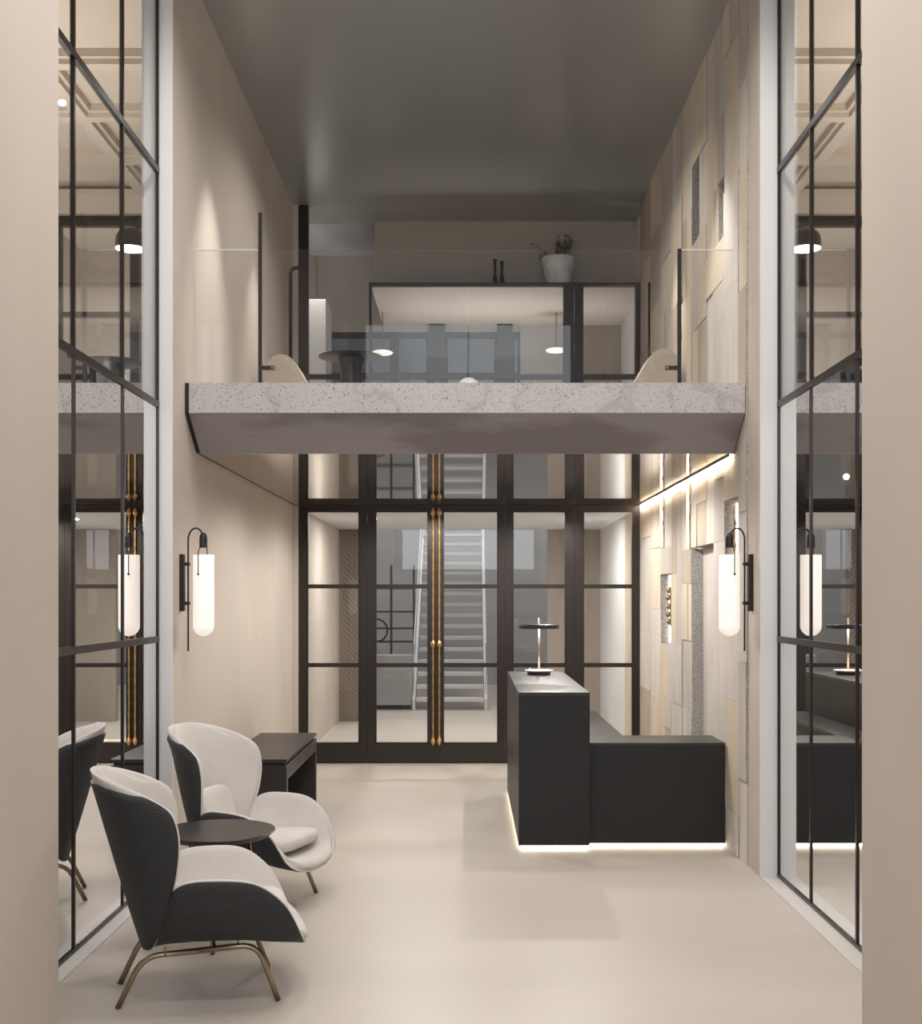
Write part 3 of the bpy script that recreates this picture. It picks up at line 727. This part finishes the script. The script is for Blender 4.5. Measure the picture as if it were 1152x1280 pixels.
def boucle_chair(x, y, s, label):
    t = empty('boucle_armchair', (x, y, 2.89), label=label, cat='armchair', group='white boucle armchairs upstairs')
    prof = [(-.14, .07), (-.155, .40)] + [(-.03 + .125 * math.cos(a), .48 + .14 * math.sin(a)) for a in np.linspace(PI * .95, PI * .22, 10)] + [(.21, .32), (.30, .07)]
    a = []; bm = bmesh.new(); f = [bm.verts.new((s * px, -.28, pz)) for px, pz in prof]; b = [bm.verts.new((s * px, .28, pz)) for px, pz in prof]
    bm.faces.new(f); bm.faces.new(b[::-1])
    for i in range(len(f)): bm.faces.new((f[i], b[i], b[(i + 1) % len(f)], f[(i + 1) % len(f)]))
    bmesh.ops.bevel(bm, geom=[e for e in bm.edges if abs(e.verts[0].co.y - e.verts[1].co.y) < 1e-4], offset=.045, segments=4, affect='EDGES')
    link_bm('backrest', bm, M['boucle'], t, autosmooth=40)
    bm = bmesh.new(); superell(bm, (s * .40, 0, .20), (.24, .29, .12), .4, .4); link_bm('seat', bm, M['boucle'], t, smooth=True)
    for px in (-.08, .55):
        for py in (-.2, .2):
            bm = bmesh.new(); tube(bm, [(s * px, py, 0), (s * px, py, .10)], .014, 10); link_bm('leg', bm, M['black_metal'], t)
boucle_chair(X(362, 9.3), 9.3, 1, 'white boucle armchair upstairs by the left wall, rounded back above the slab edge')
boucle_chair(X(818, 9.1), 9.1, -1, 'white boucle armchair upstairs by the stone wall, rounded back above the slab edge')

# bent black wall lamp and plain black rod behind the balustrade
D = 10.6
bm = bmesh.new(); tube(bm, fillet([W(363, 480, D), W(363, 336, D), W(376, 334, D)], .14, 10), .016, 10); lathe(bm, [(0, 0), (.07, 0), (.07, .015), (0, .015)], (X(363, D), D, 2.89), 24)
tag(link_bm('bent_floor_rail', bm, M['black_metal'], smooth=True), 'bent black tube standing upstairs by the left wall, curving towards the dark post', 'rail')
bm = bmesh.new(); tube(bm, [(X(811, D), D, 2.89), W(811, 353, D)], .011, 10); lathe(bm, [(0, 0), (.015, 0), (.06, .015), (0, .015)], (X(811, D), D, 2.89), 24)
tag(link_bm('upright_rod', bm, M['black_metal'], smooth=True), 'straight black rod standing upstairs by the stone wall behind the right armchair', 'rail')

# white dome lamp on the mezzanine centre
D = 9.6; t = empty('dome_floor_lamp', (X(585.5, D), D, 2.89), label='small white dome lamp peeking over the middle of the mezzanine edge', cat='lamp')
h = Z(472, D) - 2.89
bm = bmesh.new(); lathe(bm, [(0, 0), (.09, 0), (.09, .012), (0, .012)], n=32); link_bm('base', bm, M['white'], t)
bm = bmesh.new(); tube(bm, [(0, 0, .01), (0, 0, h - .05)], .010, 10); link_bm('stem', bm, M['white'], t)
bm = bmesh.new(); lathe(bm, [(.092, h - .085)] + [(.092 * math.cos(a), h - .085 + .085 * math.sin(a)) for a in np.linspace(.1, PI / 2, 10)], n=40); link_bm('lamp_shade', bm, M['white'], t, smooth=True)

# pendant discs in the upper room
for px, py, lab in ((478, 441, 'flat white disc pendant in the upper room left of the dark columns'), (695, 438, 'flat white disc pendant in the upper room right of the dark columns')):
    D = 12.3; c = W(px, py, D); t = empty('disc_pendant', c, label=lab, cat='pendant lamp', group='disc pendants in the upper room')
    bm = bmesh.new(); lathe(bm, [(0, -.012), (.10, -.012), (.112, 0), (.10, .012), (.03, .03), (0, .03)], n=36); link_bm('lamp_shade', bm, M['opal'], t, autosmooth=40)
    bm = bmesh.new(); tube(bm, [(0, 0, .03), (0, 0, HZ - .03 - c.z)], .004, 6); link_bm('cord', bm, M['black_metal'], t)

# white pot with dried stems on the bulkhead ledge
px_, D = 697.5, 11.48
t = empty('potted_plant', (X(px_, D), D, HZ), label='white ceramic pot of dried leafy stems on the ledge above the upper glazing', cat='plant')
bm = bmesh.new(); lathe(bm, [(0, 0), (.115, 0), (.135, .12), (.168, .27), (.172, .295), (.158, .295), (.125, .13), (0, .10)], n=40); link_bm('pot', bm, M['ceramic'], t, autosmooth=40)
random.seed(5); bs = bmesh.new(); bl = bmesh.new()
def stem(p0, p1, nl, bend):
    pts = [Vector(p0).lerp(Vector(p1), k / 8) + Vector((0, 0, bend * math.sin(PI * k / 8))) for k in range(9)]
    tube(bs, pts, [.004 * (1 - .07 * k) for k in range(9)], 5)
    for _ in range(nl):
        k = random.uniform(2.5, 8); q = pts[int(k)].lerp(pts[min(int(k) + 1, 8)], k % 1) + Vector([random.uniform(-.03, .03) for _ in range(3)])
        a = Euler([random.uniform(0, 6) for _ in range(3)]).to_matrix(); s_ = random.uniform(.010, .019)
        v = [bl.verts.new(q + a @ Vector(c_)) for c_ in ((-s_ * 1.4, 0, 0), (0, s_ * .7, .003), (s_ * 1.4, 0, 0), (0, -s_ * .7, .003))]
        bl.faces.new(v)
for k in range(11):
    stem((random.uniform(-.03, .06), random.uniform(-.05, .05), .12), (random.uniform(-.02, .14), random.uniform(-.1, .1), random.uniform(.42, .60)), 16, .02)
stem((-.02, 0, .15), (-.24, -.03, .46), 9, .03); stem((-.02, 0, .15), (-.20, -.02, .34), 7, .04)
link_bm('stems', bs, M['twig'], t); link_bm('leaves', bl, M['leafm'], t)['kind'] = 'stuff'
# slim dark vases on the ledge
for px, hh, lab in ((618.5, .28, 'slim black vase on the ledge above the upper glazing, left of the pair'), (627, .26, 'slim black vase on the ledge above the upper glazing, right of the pair')):
    D = 11.44; bm = bmesh.new(); lathe(bm, [(0, 0), (.022, 0), (.030, .04), (.020, .10), (.012, .14), (.016, hh - .03), (.022, hh), (0, hh)], (X(px, D), D, HZ), 20)
    tag(link_bm('slim_vase', bm, M['black_metal'], smooth=True), lab, 'vase', 'slim black vases on the ledge')

# ------------------------------------------------------------------ dome lamps of the made-up rooms, placed where their reflections appear
for s, side in ((-1, 'left'), (1, 'right')):
    D = 7.05; c = Vector((s * 2.05, D, Z(302, D)))
    t = empty('dome_wall_lamp', c, label='black dome lamp behind the upper panes of the %s gridded screen' % side, cat='wall lamp', group='black dome lamps')
    r = .092
    bm = bmesh.new(); lathe(bm, [(r, -.045), (r, .0)] + [(r * math.cos(a), r * .95 * math.sin(a)) for a in np.linspace(.15, PI / 2, 10)], n=40, caps=False)
    link_bm('lamp_shade', bm, M['black_metal'], t, autosmooth=50)
    bm = bmesh.new(); lathe(bm, [(0, -.034), (r - .004, -.046), (r - .004, -.030), (0, -.025)], n=40); link_bm('diffuser', bm, M['lamp_glow'], t)
    pts = [Vector((-s * .015 - s * .155 * math.sin(a) , 0, .085 + .24 * (1 - math.cos(a)) * .9)) for a in np.linspace(0, PI / 2, 12)]
    bm = bmesh.new(); tube(bm, pts, .009, 10); link_bm('arm', bm, M['black_metal'], t, smooth=True)

# facades outside the upper windows
for i, (x0, x1, y0, h) in enumerate(((-4.6, -1.2, 19.0, 7.5), (-1.0, 3.4, 24.0, 6.2))):
    pass
